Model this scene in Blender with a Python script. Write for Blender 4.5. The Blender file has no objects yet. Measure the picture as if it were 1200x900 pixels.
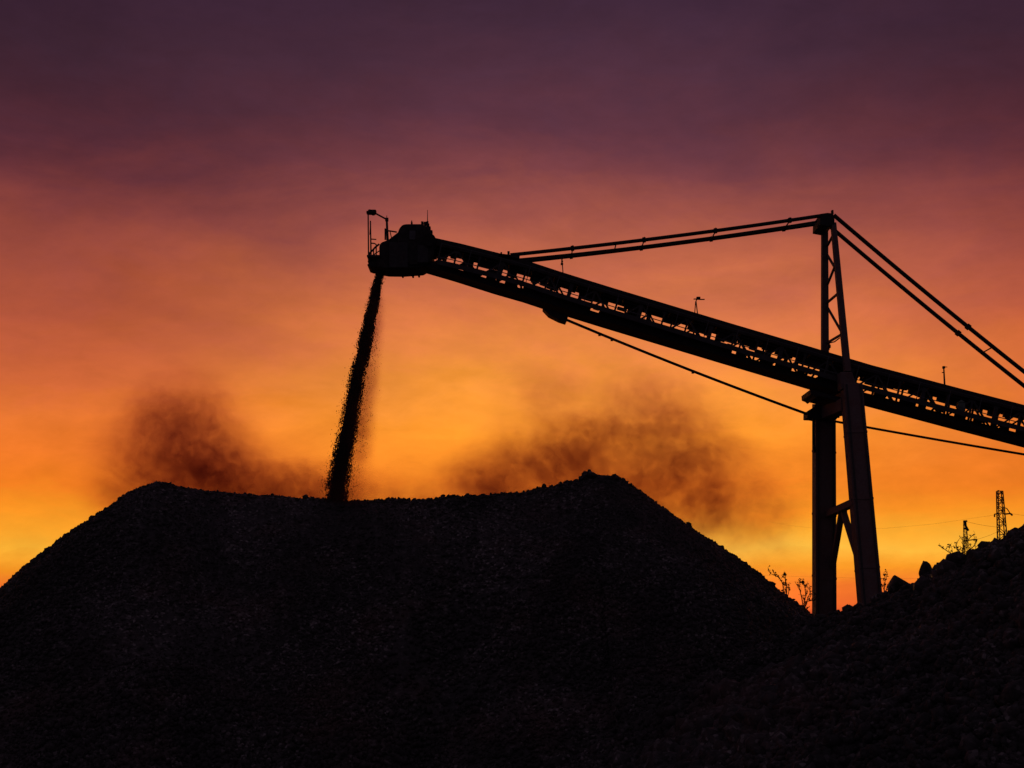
import bpy, bmesh, math, random
import numpy as np
from mathutils import Vector, Matrix

random.seed(7)
rng = np.random.default_rng(11)
scene = bpy.context.scene
COL = scene.collection
R = math.radians

# ------------------------------------------------------------------ camera
EYE = 6.0
F = 1648.0                      # focal length in pixels of the 1200x900 frame
PITCH = math.atan((720 - 450) / F)
cam_d = bpy.data.cameras.new('camera')
cam_d.sensor_width = 36.0
cam_d.lens = 36.0 * F / 1200.0
cam_d.clip_start = 0.1
cam_d.clip_end = 6000
cam = bpy.data.objects.new('camera', cam_d)
cam.location = (0, 0, EYE)
cam.rotation_euler = (math.pi / 2 + PITCH, 0, 0)
COL.objects.link(cam)
scene.camera = cam


def at(px, py, Y=70.0):
    """world point on the vertical plane at distance Y that shows at pixel (px, py)"""
    dx = (px - 600) / F
    dy = (450 - py) / F
    f = Vector((0, math.cos(PITCH), math.sin(PITCH)))
    u = Vector((0, -math.sin(PITCH), math.cos(PITCH)))
    d = f + u * dy + Vector((1, 0, 0)) * dx
    return Vector((0, 0, EYE)) + d * (Y / d.y)


def lin(c):
    return tuple(((v / 255) / 12.92 if v / 255 <= .04045 else ((v / 255 + .055) / 1.055) ** 2.4) for v in c)


# ------------------------------------------------------------------ world (dusk sky: Nishita under a cloud deck)
W = bpy.data.worlds.new('World')
scene.world = W
W.use_nodes = True
nt = W.node_tree
nt.nodes.clear()
N = nt.nodes
L = nt.links


def mathn(tree, op, a, b=None, c=None, clamp=False):
    n = tree.nodes.new('ShaderNodeMath')
    n.operation = op
    n.use_clamp = clamp
    for i, v in enumerate((a, b, c)):
        if v is None:
            continue
        if isinstance(v, (int, float)):
            n.inputs[i].default_value = v
        else:
            tree.links.new(v, n.inputs[i])
    return n.outputs[0]


def ramp(tree, fac, stops, interp='LINEAR'):
    n = tree.nodes.new('ShaderNodeValToRGB')
    n.color_ramp.interpolation = interp
    el = n.color_ramp.elements
    el[0].position, el[0].color = stops[0][0], (*stops[0][1], 1)
    el[1].position, el[1].color = stops[-1][0], (*stops[-1][1], 1)
    for p, c in stops[1:-1]:
        e = el.new(p)
        e.color = (*c, 1)
    tree.links.new(fac, n.inputs[0])
    return n.outputs[0]


def mixc(tree, fac, a, b, mode='MIX'):
    n = tree.nodes.new('ShaderNodeMix')
    n.data_type = 'RGBA'
    n.blend_type = mode
    for s, v in ((n.inputs[0], fac), (n.inputs[6], a), (n.inputs[7], b)):
        if isinstance(v, (int, float)):
            s.default_value = v
        elif isinstance(v, tuple):
            s.default_value = (*v, 1)
        else:
            tree.links.new(v, s)
    return n.outputs[2]


def maprange(tree, v, a, b, c, d, smooth=False):
    n = tree.nodes.new('ShaderNodeMapRange')
    n.interpolation_type = 'SMOOTHSTEP' if smooth else 'LINEAR'
    tree.links.new(v, n.inputs[0])
    for i, x in enumerate((a, b, c, d)):
        n.inputs[i + 1].default_value = x
    return n.outputs[0]


def noise(tree, vec, scale, detail=5, rough=.55, dist=0.0):
    n = tree.nodes.new('ShaderNodeTexNoise')
    n.inputs['Scale'].default_value = scale
    n.inputs['Detail'].default_value = detail
    n.inputs['Roughness'].default_value = rough
    n.inputs['Distortion'].default_value = dist
    tree.links.new(vec, n.inputs['Vector'])
    return n.outputs['Fac']


def vmap(tree, vec, scale=(1, 1, 1), loc=(0, 0, 0), rot=(0, 0, 0)):
    n = tree.nodes.new('ShaderNodeMapping')
    n.inputs['Scale'].default_value = scale
    n.inputs['Location'].default_value = loc
    n.inputs['Rotation'].default_value = rot
    tree.links.new(vec, n.inputs['Vector'])
    return n.outputs[0]


SUN_EL, SUN_AZ = 1.0, -2.0      # the sun sits just over the horizon, straight ahead behind the pile
tc = N.new('ShaderNodeTexCoord')
D = tc.outputs['Generated']
sep = N.new('ShaderNodeSeparateXYZ')
L.new(D, sep.inputs[0])
DX, DY, DZ = sep.outputs
sky = N.new('ShaderNodeTexSky')
sky.sky_type = 'NISHITA'
sky.sun_disc = False
sky.sun_elevation = R(SUN_EL)
sky.sun_rotation = R(SUN_AZ)
az = mathn(nt, 'ARCTAN2', DX, DY)                     # radians, + to the right of straight ahead
el = mathn(nt, 'MULTIPLY', mathn(nt, 'ARCSINE', DZ), 180 / math.pi)

# cloud streaks: the elevation is warped by long flat noise
n1 = noise(nt, vmap(nt, D, (3.4, 3.4, 11.0), (3.1, 0, 0), (0, R(-8), 0)), 1.0, 8, .58, .5)
n2 = noise(nt, vmap(nt, D, (11, 11, 34), (1.7, 0, 4), (0, R(-7), 0)), 1.0, 8, .64, .5)
n3 = noise(nt, vmap(nt, D, (4.5, 4.5, 9.0), (7.7, 2, 1), (0, R(10), 0)), 1.0, 7, .60, .4)
n4 = noise(nt, vmap(nt, D, (40, 40, 85), (2.7, 5, 1), (0, R(-5), 0)), 1.0, 6, .65, .3)
warp = mathn(nt, 'ADD', mathn(nt, 'MULTIPLY', mathn(nt, 'SUBTRACT', n1, .5), 5.2),
             mathn(nt, 'MULTIPLY', mathn(nt, 'SUBTRACT', n2, .5), 3.2))
# the warp dies away near the horizon so the layered glow stays level
warp = mathn(nt, 'MULTIPLY', warp, maprange(nt, el, 0.5, 9, .12, 1.0))
elw = mathn(nt, 'ADD', el, warp)
E = lambda y: 9.3 + math.degrees(math.atan((450 - y) / F))
EMAX = 27.0
stops_c = [(760, (190, 70, 40)), (715, (240, 104, 44)), (690, (250, 126, 42)), (668, (255, 160, 42)), (645, (255, 192, 70)),
           (622, (255, 174, 50)), (600, (253, 150, 38)), (560, (250, 138, 36)), (500, (255, 154, 44)),
           (455, (253, 154, 58)), (420, (243, 142, 66)), (380, (228, 126, 72)), (330, (200, 106, 74)), (270, (163, 84, 73)),
           (210, (124, 64, 69)), (150, (96, 52, 65)), (90, (79, 46, 62)), (30, (66, 40, 57)), (-40, (58, 36, 56))]
stops_s = [(760, (180, 65, 40)), (715, (232, 94, 45)), (690, (246, 114, 44)), (670, (255, 152, 36)), (645, (255, 180, 54)), (625, (254, 163, 42)),
           (600, (252, 146, 34)), (575, (242, 124, 32)), (540, (238, 120, 40)), (500, (232, 118, 48)), (460, (214, 105, 55)),
           (410, (197, 95, 55)), (370, (182, 86, 58)), (320, (160, 76, 61)), (270, (132, 62, 59)), (225, (106, 50, 56)),
           (190, (86, 42, 53)), (140, (70, 37, 50)), (80, (62, 36, 51)), (20, (55, 32, 49))]
side = mathn(nt, 'ABSOLUTE', mathn(nt, 'SUBTRACT', az, .05))
base = mixc(nt, maprange(nt, side, .06, .36, 0, 1, True),
            ramp(nt, mathn(nt, 'DIVIDE', elw, EMAX), sorted((max(0.0, E(y)) / EMAX, lin(c)) for y, c in stops_c)),
            ramp(nt, mathn(nt, 'DIVIDE', elw, EMAX), sorted((max(0.0, E(y)) / EMAX, lin(c)) for y, c in stops_s)))
tex = mathn(nt, 'MULTIPLY', maprange(nt, n2, .3, .7, .91, 1.10), maprange(nt, n4, .3, .7, .955, 1.045))
tex2 = maprange(nt, n3, .3, .7, .86, 1.13)
# far round the horizon the glow is gone
back = maprange(nt, side, .5, 1.9, 1.0, .12, True)
val = mathn(nt, 'MULTIPLY', mathn(nt, 'MULTIPLY', tex, tex2), back)
cloud = N.new('ShaderNodeVectorMath')
cloud.operation = 'SCALE'
L.new(base, cloud.inputs[0])
L.new(val, cloud.inputs['Scale'])
# away from the glow and overhead: blue-violet dusk
dusk = mixc(nt, noise(nt, D, 2.5, 4), lin((60, 49, 60)), lin((86, 72, 86)))
up = maprange(nt, el, 25, 45, 0, 1, True)
rear = maprange(nt, side, .7, 1.8, 0, 1, True)
m = mathn(nt, 'MAXIMUM', up, rear)
skyc = mixc(nt, m, cloud.outputs[0], dusk)
sk = N.new('ShaderNodeVectorMath')
sk.operation = 'SCALE'
L.new(sky.outputs[0], sk.inputs[0])
sk.inputs['Scale'].default_value = .05
final = mixc(nt, .97, sk.outputs[0], skyc)
bg = N.new('ShaderNodeBackground')
bg.inputs['Strength'].default_value = 1.0
L.new(final, bg.inputs[0])
wo = N.new('ShaderNodeOutputWorld')
L.new(bg.outputs[0], wo.inputs[0])

# ------------------------------------------------------------------ sun (last light, ahead of the camera)
sd = bpy.data.lights.new('sun', 'SUN')
sd.energy = 0.12
sd.angle = R(2)
sd.color = (1.0, .5, .2)
sun = bpy.data.objects.new('sun', sd)
dirv = Vector((math.sin(R(SUN_AZ)) * math.cos(R(SUN_EL)), math.cos(R(SUN_AZ)) * math.cos(R(SUN_EL)), math.sin(R(SUN_EL))))
sun.rotation_euler = dirv.to_track_quat('Z', 'Y').to_euler()
sun.location = (0, 60, 40)
COL.objects.link(sun)

# ------------------------------------------------------------------ render settings
scene.render.engine = 'CYCLES'
scene.cycles.use_denoising = True
scene.cycles.max_bounces = 6
scene.cycles.volume_bounces = 1
scene.cycles.volume_step_rate = .8
scene.cycles.volume_max_steps = 256
scene.cycles.sample_clamp_indirect = 4
scene.render.filter_size = 1.7
vs = scene.view_settings
vs.view_transform = 'Standard'
vs.look = 'None'
vs.exposure = 0
vs.gamma = 1


# ------------------------------------------------------------------ materials
def new_mat(name):
    m = bpy.data.materials.new(name)
    m.use_nodes = True
    t = m.node_tree
    return m, t, t.nodes['Principled BSDF'], t.nodes['Material Output']


def metal(name, col, rust=(.045, .018, .010), rough=.6, amount=.5, met=.2):
    m, t, b, o = new_mat(name)
    g = t.nodes.new('ShaderNodeNewGeometry').outputs['Position']
    f = maprange(t, noise(t, g, 1.3, 8, .65, .5), .42, .68, 0, amount)
    c = mixc(t, f, col, rust)
    c = mixc(t, maprange(t, noise(t, g, 9, 4), .3, .7, 0, .5), c, tuple(v * .55 for v in col))
    t.links.new(c, b.inputs['Base Color'])
    t.links.new(maprange(t, noise(t, g, 5, 4), .3, .7, rough - .12, rough + .2), b.inputs['Roughness'])
    b.inputs['Metallic'].default_value = met
    return m


M_STEEL = metal('weathered_steel', (.035, .036, .042), rough=.7)
M_DARK = metal('dirty_steel', (.018, .017, .019), rough=.75)
M_LEG = metal('leg_paint', (.13, .09, .088), rust=(.12, .045, .035), rough=.85, amount=.6, met=0)
M_GALV = metal('galvanised_steel', (.07, .075, .085), rough=.5, amount=.3, met=.5)
M_WIRE = metal('wire', (.03, .03, .03), rough=.6)
M_RUBBER = metal('belt_rubber', (.012, .012, .013), rust=(.02, .018, .016), rough=.85, met=0)
M_LAMPGLASS = metal('lamp_glass', (.20, .22, .20), rust=(.1, .1, .09), rough=.25, met=0, amount=.2)

M_COAL, t, b, o = new_mat('coal_rubble')
g = t.nodes.new('ShaderNodeNewGeometry').outputs['Position']
v = t.nodes.new('ShaderNodeTexVoronoi')
v.inputs['Scale'].default_value = 9.0
t.links.new(g, v.inputs['Vector'])
sepc = t.nodes.new('ShaderNodeSeparateColor')
t.links.new(v.outputs['Color'], sepc.inputs[0])
c = ramp(t, sepc.outputs[0], [(0, (.012, .011, .011)), (.5, (.026, .023, .024)), (.8, (.052, .046, .047)), (.90, (.10, .09, .088)), (1, (.26, .24, .24))])
c = mixc(t, maprange(t, noise(t, g, .22, 5, .6), .48, .68, 0, .65), c, (.075, .030, .024))
c = mixc(t, maprange(t, noise(t, g, 5, 6, .7), .3, .7, 0, .4), c, (.010, .010, .012))
c = mixc(t, maprange(t, noise(t, vmap(t, g, (1, 1, .5)), .30, 6, .6, .6), .40, .62, .0, 1.0), mixc(t, .8, c, (.006, .006, .007)), c)
t.links.new(c, b.inputs['Base Color'])
t.links.new(maprange(t, noise(t, g, 4, 3), .3, .7, .45, .95), b.inputs['Roughness'])
bp = t.nodes.new('ShaderNodeBump')
bp.inputs['Strength'].default_value = .8
bp.inputs['Distance'].default_value = .06
t.links.new(noise(t, g, 14, 6, .7), bp.inputs['Height'])
t.links.new(bp.outputs[0], b.inputs['Normal'])

M_FALL, t, b, o = new_mat('falling_coal')
b.inputs['Base Color'].default_value = (.014, .012, .012, 1)
b.inputs['Roughness'].default_value = .9
g = t.nodes.new('ShaderNodeNewGeometry').outputs['Position']
t.links.new(mixc(t, noise(t, g, 6, 3), (.008, .007, .007), (.03, .024, .02)), b.inputs['Base Color'])

M_TWIG, t, b, o = new_mat('dry_twig')
g = t.nodes.new('ShaderNodeNewGeometry').outputs['Position']
t.links.new(mixc(t, noise(t, g, 7, 3), (.03, .018, .01), (.07, .045, .022)), b.inputs['Base Color'])
b.inputs['Roughness'].default_value = .9

M_GROUND, t, b, o = new_mat('quarry_floor')
g = t.nodes.new('ShaderNodeNewGeometry').outputs['Position']
c = mixc(t, maprange(t, noise(t, g, .1, 8, .6), .35, .65, 0, 1), (.03, .026, .026), (.06, .05, .046))
c = mixc(t, maprange(t, noise(t, g, 3, 8, .7), .4, .6, 0, .6), c, (.016, .015, .016))
t.links.new(c, b.inputs['Base Color'])
b.inputs['Roughness'].default_value = .95
bp = t.nodes.new('ShaderNodeBump')
bp.inputs['Distance'].default_value = .1
t.links.new(noise(t, g, 2.5, 8, .7), bp.inputs['Height'])
t.links.new(bp.outputs[0], b.inputs['Normal'])


# ------------------------------------------------------------------ mesh helpers
def thing(name, label, cat, loc=(0, 0, 0), group=None, kind=None):
    o = bpy.data.objects.new(name, None)
    o.location = loc
    o.empty_display_size = .5
    COL.objects.link(o)
    tag(o, label, cat, group, kind)
    return o


def tag(o, label=None, cat=None, group=None, kind=None):
    for k, v_ in (('label', label), ('category', cat), ('group', group), ('kind', kind)):
        if v_:
            o[k] = v_
    return o


class MB:
    def __init__(self):
        self.v, self.f = [], []

    def add(self, vs_, fs):
        n = len(self.v)
        self.v += [Vector(p) for p in vs_]
        self.f += [[i + n for i in q] for q in fs]
        return self

    def box(self, c, s, rot=None):
        c = Vector(c)
        pts = []
        for z in (-1, 1):
            for y in (-1, 1):
                for x in (-1, 1):
                    p = Vector((x * s[0] / 2, y * s[1] / 2, z * s[2] / 2))
                    if rot:
                        p = rot @ p
                    pts.append(c + p)
        return self.add(pts, [(0, 2, 3, 1), (4, 5, 7, 6), (0, 1, 5, 4), (2, 6, 7, 3), (0, 4, 6, 2), (1, 3, 7, 5)])

    def beam(self, a, b_, w, h=None, w2=None, h2=None, side=None):
        """rectangular bar a->b; w = size along `side` (default the depth axis), h = the other"""
        a, b_ = Vector(a), Vector(b_)
        h = h or w
        w2 = w2 or w
        h2 = h2 or h
        d = (b_ - a).normalized()
        s = Vector(side) if side else Vector((0, 1, 0))
        if abs(d.dot(s)) > .95:
            s = Vector((1, 0, 0))
        s = (s - d * d.dot(s)).normalized()
        u = d.cross(s)
        pts = []
        for p, ww, hh in ((a, w, h), (b_, w2, h2)):
            for i, j in ((-1, -1), (1, -1), (1, 1), (-1, 1)):
                pts.append(p + s * i * ww / 2 + u * j * hh / 2)
        return self.add(pts, [(3, 2, 1, 0), (4, 5, 6, 7), (0, 1, 5, 4), (1, 2, 6, 5), (2, 3, 7, 6), (3, 0, 4, 7)])

    def tube(self, pts, r, r2=None, n=6):
        pts = [Vector(p) for p in pts]
        r2 = r if r2 is None else r2
        k0 = len(self.v)
        up = None
        for i, p in enumerate(pts):
            d = (pts[min(i + 1, len(pts) - 1)] - pts[max(i - 1, 0)])
            d = d.normalized() if d.length > 1e-6 else Vector((0, 0, 1))
            ref = up if up is not None and abs(up.dot(d)) < .95 else (Vector((0, 1, 0)) if abs(d.y) < .9 else Vector((1, 0, 0)))
            s = (ref - d * d.dot(ref)).normalized()
            up = s
            u = d.cross(s)
            rr = r + (r2 - r) * i / max(1, len(pts) - 1)
            for k in range(n):
                a_ = 2 * math.pi * k / n
                self.v.append(p + s * math.cos(a_) * rr + u * math.sin(a_) * rr)
        for i in range(len(pts) - 1):
            for k in range(n):
                a0, a1 = k0 + i * n + k, k0 + i * n + (k + 1) % n
                self.f.append([a0, a1, a1 + n, a0 + n])
        self.f.append([k0 + k for k in range(n)][::-1])
        self.f.append([k0 + (len(pts) - 1) * n + k for k in range(n)])
        return self

    def prism(self, poly, y0, y1):
        """polygon of world (x,z) points, extruded in depth from y0 to y1"""
        n = len(poly)
        pts = [Vector((p[0], y0, p[1])) for p in poly] + [Vector((p[0], y1, p[1])) for p in poly]
        fs = [list(range(n))[::-1], list(range(n, 2 * n))]
        fs += [[i, (i + 1) % n, (i + 1) % n + n, i + n] for i in range(n)]
        return self.add(pts, fs)

    def build(self, name, mat, parent=None, bevel=0, loc=None, smooth=False):
        org = Vector(loc) if loc is not None else Vector((0, 0, 0))
        me = bpy.data.meshes.new(name)
        me.from_pydata([tuple(p - org) for p in self.v], [], self.f)
        bm = bmesh.new()
        bm.from_mesh(me)
        bmesh.ops.recalc_face_normals(bm, faces=bm.faces)
        if bevel:
            bmesh.ops.bevel(bm, geom=list(bm.edges), offset=bevel, segments=1, affect='EDGES', clamp_overlap=True)
        bm.to_mesh(me)
        bm.free()
        me.materials.append(mat)
        if smooth:
            me.polygons.foreach_set('use_smooth', [True] * len(me.polygons))
        o_ = bpy.data.objects.new(name, me)
        COL.objects.link(o_)
        if parent is not None:
            o_.parent = parent
            chain = Vector((0, 0, 0))
            q = parent
            while q is not None:
                chain += q.location
                q = q.parent
            o_.location = org - chain
        else:
            o_.location = org
        return o_


# ------------------------------------------------------------------ noise in numpy
def vnoise(x, y, seed=0):
    xi, yi = np.floor(x).astype(np.int64), np.floor(y).astype(np.int64)
    xf, yf = x - xi, y - yi
    u_, v_ = xf * xf * (3 - 2 * xf), yf * yf * (3 - 2 * yf)

    def h(a, b__):
        n = (a * 374761393 + b__ * 668265263 + seed * 1274126177) & 0xffffffff
        n = ((n ^ (n >> 13)) * 1274126177) & 0xffffffff
        return ((n ^ (n >> 16)) & 0xffff) / 65535.0
    return (h(xi, yi) * (1 - u_) * (1 - v_) + h(xi + 1, yi) * u_ * (1 - v_) + h(xi, yi + 1) * (1 - u_) * v_ + h(xi + 1, yi + 1) * u_ * v_) * 2 - 1


def fbm(x, y, sc, octv, seed, gain=.5):
    s, a_, out = sc, 1.0, 0
    for k in range(octv):
        out = out + a_ * vnoise(x * s + 13.7 * k, y * s - 7.1 * k, seed + k)
        s *= 2.03
        a_ *= gain
    return out


# ------------------------------------------------------------------ ground
gm = MB()
S_ = 3000
gm.add([(-S_, -S_, 0), (S_, -S_, 0), (S_, S_, 0), (-S_, S_, 0)], [(0, 1, 2, 3)])
gr = gm.build('ground', M_GROUND)
tag(gr, 'dark gravel quarry floor under the piles', 'ground', kind='structure')


# ------------------------------------------------------------------ rubble piles
def ridge_world(pts, extra=2):
    out = []
    for (x0, y0, Y0), (x1, y1, Y1) in zip(pts, pts[1:]):
        n = max(2, int(abs(x1 - x0) / 6))
        for i in range(n):
            f_ = i / n
            out.append(at(x0 + (x1 - x0) * f_, y0 + (y1 - y0) * f_, Y0 + (Y1 - Y0) * f_))
    out.append(at(*pts[-1]))
    return np.array([[p.x, p.y, p.z] for p in out])


MAIN = [(170, 567, 69), (185, 564, 69), (205, 568, 69.3), (235, 574, 69.6), (300, 579, 70), (370, 584, 70), (400, 587, 70),
        (460, 584, 70), (505, 587, 70), (520, 583, 70.2), (550, 581, 70.3), (600, 578, 70.3), (633, 572, 70.2), (677, 562, 70), (697, 555, 70),
        (712, 557, 70), (722, 558, 70)]
RIGHT = [(1460, 500, 43), (1330, 552, 44.5), (1240, 600, 46), (1200, 621, 47), (1190, 631, 47.2), (1179, 635, 47.5), (1167, 634, 47.8), (1153, 642, 48.3),
         (1146, 656, 48.6), (1132, 660, 49), (1115, 664, 49.5), (1100, 673, 50), (1085, 683, 50.5), (1072, 689, 51),
         (1052, 693, 51.6), (1035, 699, 52.2), (1012, 709, 53), (992, 713, 53.6), (980, 717, 54), (962, 722, 54.6), (930, 738, 54.5), (900, 756, 53)]
RIGHT = [(x, y + (9 if x > 1105 else 7 if x > 1040 else 3), Y) for x, y, Y in RIGHT]
RM, RR = ridge_world(MAIN), ridge_world(RIGHT)


def height(x, y, ridge, k, seed, rough, warp=1.0):
    warp = .6 if seed == 57 else 1.0
    x, y = np.asarray(x, float), np.asarray(y, float)
    wx = x + .75 * warp * fbm(x, y, .13, 2, seed + 40)
    wy = y + .75 * warp * fbm(x, y, .13, 2, seed + 50)
    z = np.full(x.shape, -50.0)
    near = np.full(x.shape, 1e9)
    for rx, ry, rz in ridge:
        d = np.sqrt((x - rx) ** 2 + (y - ry) ** 2)
        dw = np.sqrt((wx - rx) ** 2 + (wy - ry) ** 2)
        w_ = np.clip(d / 4, 0, 1)
        dd = d * (1 - w_) + dw * w_
        z = np.maximum(z, rz - k * (np.sqrt(dd * dd + .09) - .3))
        near = np.minimum(near, d)
    if seed == 21:
        z = z + .004 * np.clip(near, 0, 12) ** 2 * (x > 4) - .07 * np.clip(-17.5 - x, 0, 12)
    amp = np.clip(near / 3, .10, 1)
    z = z + rough * amp * (fbm(x, y, .35, 3, seed) * .22) + rough * (fbm(x, y, 1.6, 3, seed + 9) * (.19 if seed == 57 else .06))
    return z


def rock_templates(n=14):
    out = []
    for i in range(n):
        bm = bmesh.new()
        bmesh.ops.create_icosphere(bm, subdivisions=1, radius=1)
        r_ = random.Random(i + 5)
        sq = Vector((r_.uniform(.75, 1.25), r_.uniform(.75, 1.25), r_.uniform(.5, .9)))
        vv = []
        for p in bm.verts:
            q = p.co * r_.uniform(.72, 1.18)
            vv.append([q.x * sq.x, q.y * sq.y, q.z * sq.z])
        ff = [[w.index for w in fc.verts] for fc in bm.faces]
        bm.free()
        out.append((np.array(vv), np.array(ff)))
    return out


TPL = rock_templates()


def rand_rot(n, r_):
    q = r_.normal(size=(n, 4))
    q /= np.linalg.norm(q, axis=1)[:, None]
    w, x, y, z = q.T
    return np.stack([np.stack([1 - 2 * (y * y + z * z), 2 * (x * y - z * w), 2 * (x * z + y * w)], -1),
                     np.stack([2 * (x * y + z * w), 1 - 2 * (x * x + z * z), 2 * (y * z - x * w)], -1),
                     np.stack([2 * (x * z - y * w), 2 * (y * z + x * w), 1 - 2 * (x * x + y * y)], -1)], -2)


def rocks_arrays(pos, size, r_, stretch=None):
    V, Fc, off = [], [], 0
    which = r_.integers(0, len(TPL), len(pos))
    for k, (tv, tf) in enumerate(TPL):
        idx = np.where(which == k)[0]
        if not len(idx):
            continue
        rot = rand_rot(len(idx), r_)
        vv = np.einsum('nij,vj->nvi', rot, tv) * size[idx][:, None, None]
        if stretch is not None:
            vv[:, :, 2] *= stretch[idx][:, None]
        vv = vv + pos[idx][:, None, :]
        ff = tf[None] + (np.arange(len(idx)) * len(tv))[:, None, None] + off
        V.append(vv.reshape(-1, 3))
        Fc.append(ff.reshape(-1, 3))
        off += len(idx) * len(tv)
    return np.concatenate(V), np.concatenate(Fc)


def np_mesh(name, V, tris, quads, mat, smooth_quads=False):
    me = bpy.data.meshes.new(name)
    nq, n3 = len(quads), len(tris)
    me.vertices.add(len(V))
    me.vertices.foreach_set('co', np.ascontiguousarray(V, dtype=np.float32).ravel())
    loops = np.concatenate([quads.ravel(), tris.ravel()]).astype(np.int32)
    me.loops.add(len(loops))
    me.loops.foreach_set('vertex_index', loops)
    me.polygons.add(nq + n3)
    starts = np.concatenate([np.arange(nq) * 4, nq * 4 + np.arange(n3) * 3]).astype(np.int32)
    me.polygons.foreach_set('loop_start', starts)
    me.update(calc_edges=True)
    me.validate()
    me.materials.append(mat)
    o_ = bpy.data.objects.new(name, me)
    COL.objects.link(o_)
    return o_


def make_pile(name, ridge, k, seed, rough, x0, x1, y0, y1, step, nrocks, smin, smax, crest_rocks):
    xs, ys = np.arange(x0, x1 + step, step), np.arange(y0, y1 + step, step)
    X, Y = np.meshgrid(xs, ys)
    Z = height(X, Y, ridge, k, seed, rough)
    Z = np.maximum(Z, -.4)
    V = np.stack([X, Y, Z], -1).reshape(-1, 3)
    ny, nx = X.shape
    i = (np.arange(ny - 1)[:, None] * nx + np.arange(nx - 1)[None]).ravel()
    quads = np.stack([i, i + 1, i + nx + 1, i + nx], -1)
    zz = V[:, 2][quads].max(1)
    quads = quads[zz > -.39]
    # loose stones bedded in the slope, thicker towards the camera
    r_ = np.random.default_rng(seed)
    n4 = nrocks * 5
    px, py = r_.uniform(x0, x1, n4), r_.uniform(y0, y1, n4)
    pz = height(px, py, ridge, k, seed, rough)
    inside = (pz > -.05) & (np.abs(px) < py * .40 + 3)
    patch = .75 + .5 * fbm(px, py, .25, 3, seed + 77)
    w_ = (45.0 / py) ** 2 * np.clip(patch, .15, 1.3)
    keep = inside & (r_.uniform(0, 1, n4) < w_ * 1.3)
    px, py, pz = px[keep][:nrocks], py[keep][:nrocks], pz[keep][:nrocks]
    big = np.clip(.5 + 1.1 * fbm(px, py, .18, 3, seed + 5), 0, 1)
    size = smin * (.8 + .9 * big) * np.exp(np.abs(r_.normal(0, .5, len(px))))
    size = size * (1 + .035 * np.clip(68 - py, 0, 24))
    size = np.minimum(size, smax * (1 + .03 * np.clip(66 - py, 0, 22)))
    pos = np.stack([px, py, pz + size * .15], -1)
    # a few heaped rocks along the crest
    if crest_rocks:
        cp, cs = [], []
        for (qx, qy, Yq, s_) in crest_rocks:
            p = at(qx, qy, Yq)
            cp.append([p.x, p.y, p.z])
            cs.append(s_)
        pos = np.concatenate([pos, np.array(cp)])
        size = np.concatenate([size, np.array(cs)])
    RV, RF = rocks_arrays(pos, size, r_)
    RF = RF + len(V)
    print(name, len(V), 'verts', len(pos), 'stones')
    return np_mesh(name, np.concatenate([V, RV]), RF, quads, M_COAL)


cr = []
rr = random.Random(3)
for (cx, cy, n_, sp, s0, s1) in ((690, 555, 26, 10, .10, .24), (690, 552.5, 8, 5, .10, .20), (719, 558, 14, 6, .10, .2), (720, 556, 4, 2, .10, .16), (735, 566, 6, 5, .1, .18),
                                 (804, 614, 5, 5, .10, .2)):
    for q in range(n_):
        dx_ = rr.uniform(-sp, sp)
        cr.append((cx + dx_, cy + abs(dx_) * .35 + rr.uniform(0, 3), 70 + rr.uniform(-.6, .5), rr.uniform(s0, s1)))
pile = make_pile('coal_pile', RM, .80, 21, 1.0, -50, 34, 44, 92, .12, 110000, .032, .16, cr)
tag(pile, 'large broad coal pile with a flat saddle crest below the falling stream', 'coal pile', kind='thing')
cr = []
for (cx, cy, Yq, n_, sp, s0, s1) in ((1155, 645, 48.3, 7, 5, .20, .38), (1167, 640, 47.8, 5, 8, .18, .30), (1190, 634, 47.3, 5, 7, .16, .30), (1105, 672, 49.8, 7, 10, .12, .26), (1062, 698, 51, 8, 16, .12, .26),
                                     (1030, 701, 52.3, 6, 12, .12, .22), (994, 714, 53.5, 3, 4, .2, .3), (1008, 710, 53, 3, 5, .15, .22), (1120, 664, 49.3, 4, 8, .1, .2)):
    for q in range(n_):
        dx_ = rr.uniform(-sp, sp)
        cr.append((cx + dx_, cy + rr.uniform(0, 4), Yq + rr.uniform(-.3, .2), rr.uniform(s0, s1)))
mound = make_pile('rubble_mound', RR, .60, 57, 1.25, -6, 48, 30, 74, .11, 80000, .045, .36, cr)
tag(mound, 'coarser rubble mound rising to the right edge in front of the tower legs', 'rubble mound', kind='thing')


def boulder(cx, cy, Yq, w, h, seed, label):
    r_ = random.Random(seed)
    bm = bmesh.new()
    bmesh.ops.create_icosphere(bm, subdivisions=3, radius=1)
    planes = [(Vector((r_.uniform(-1, 1), r_.uniform(-1, 1), r_.uniform(-1, 1))).normalized(), r_.uniform(.62, .9)) for _ in range(12)]
    for p in bm.verts:
        for n_, d_ in planes:
            e = p.co.dot(n_) - d_
            if e > 0:
                p.co -= n_ * e
        p.co *= 1 + r_.uniform(-.02, .02)
        p.co.x *= w / 2
        p.co.y *= w / 2 * .9
        p.co.z *= h / 2
    me = bpy.data.meshes.new('boulder')
    bm.to_mesh(me)
    bm.free()
    me.materials.append(M_COAL)
    o_ = bpy.data.objects.new('boulder', me)
    o_.location = at(cx, cy, Yq)
    o_.rotation_euler = (0, r_.uniform(-.2, .2), 0)
    COL.objects.link(o_)
    tag(o_, label, 'boulder', 'boulders standing up on the right-hand mound')


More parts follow.
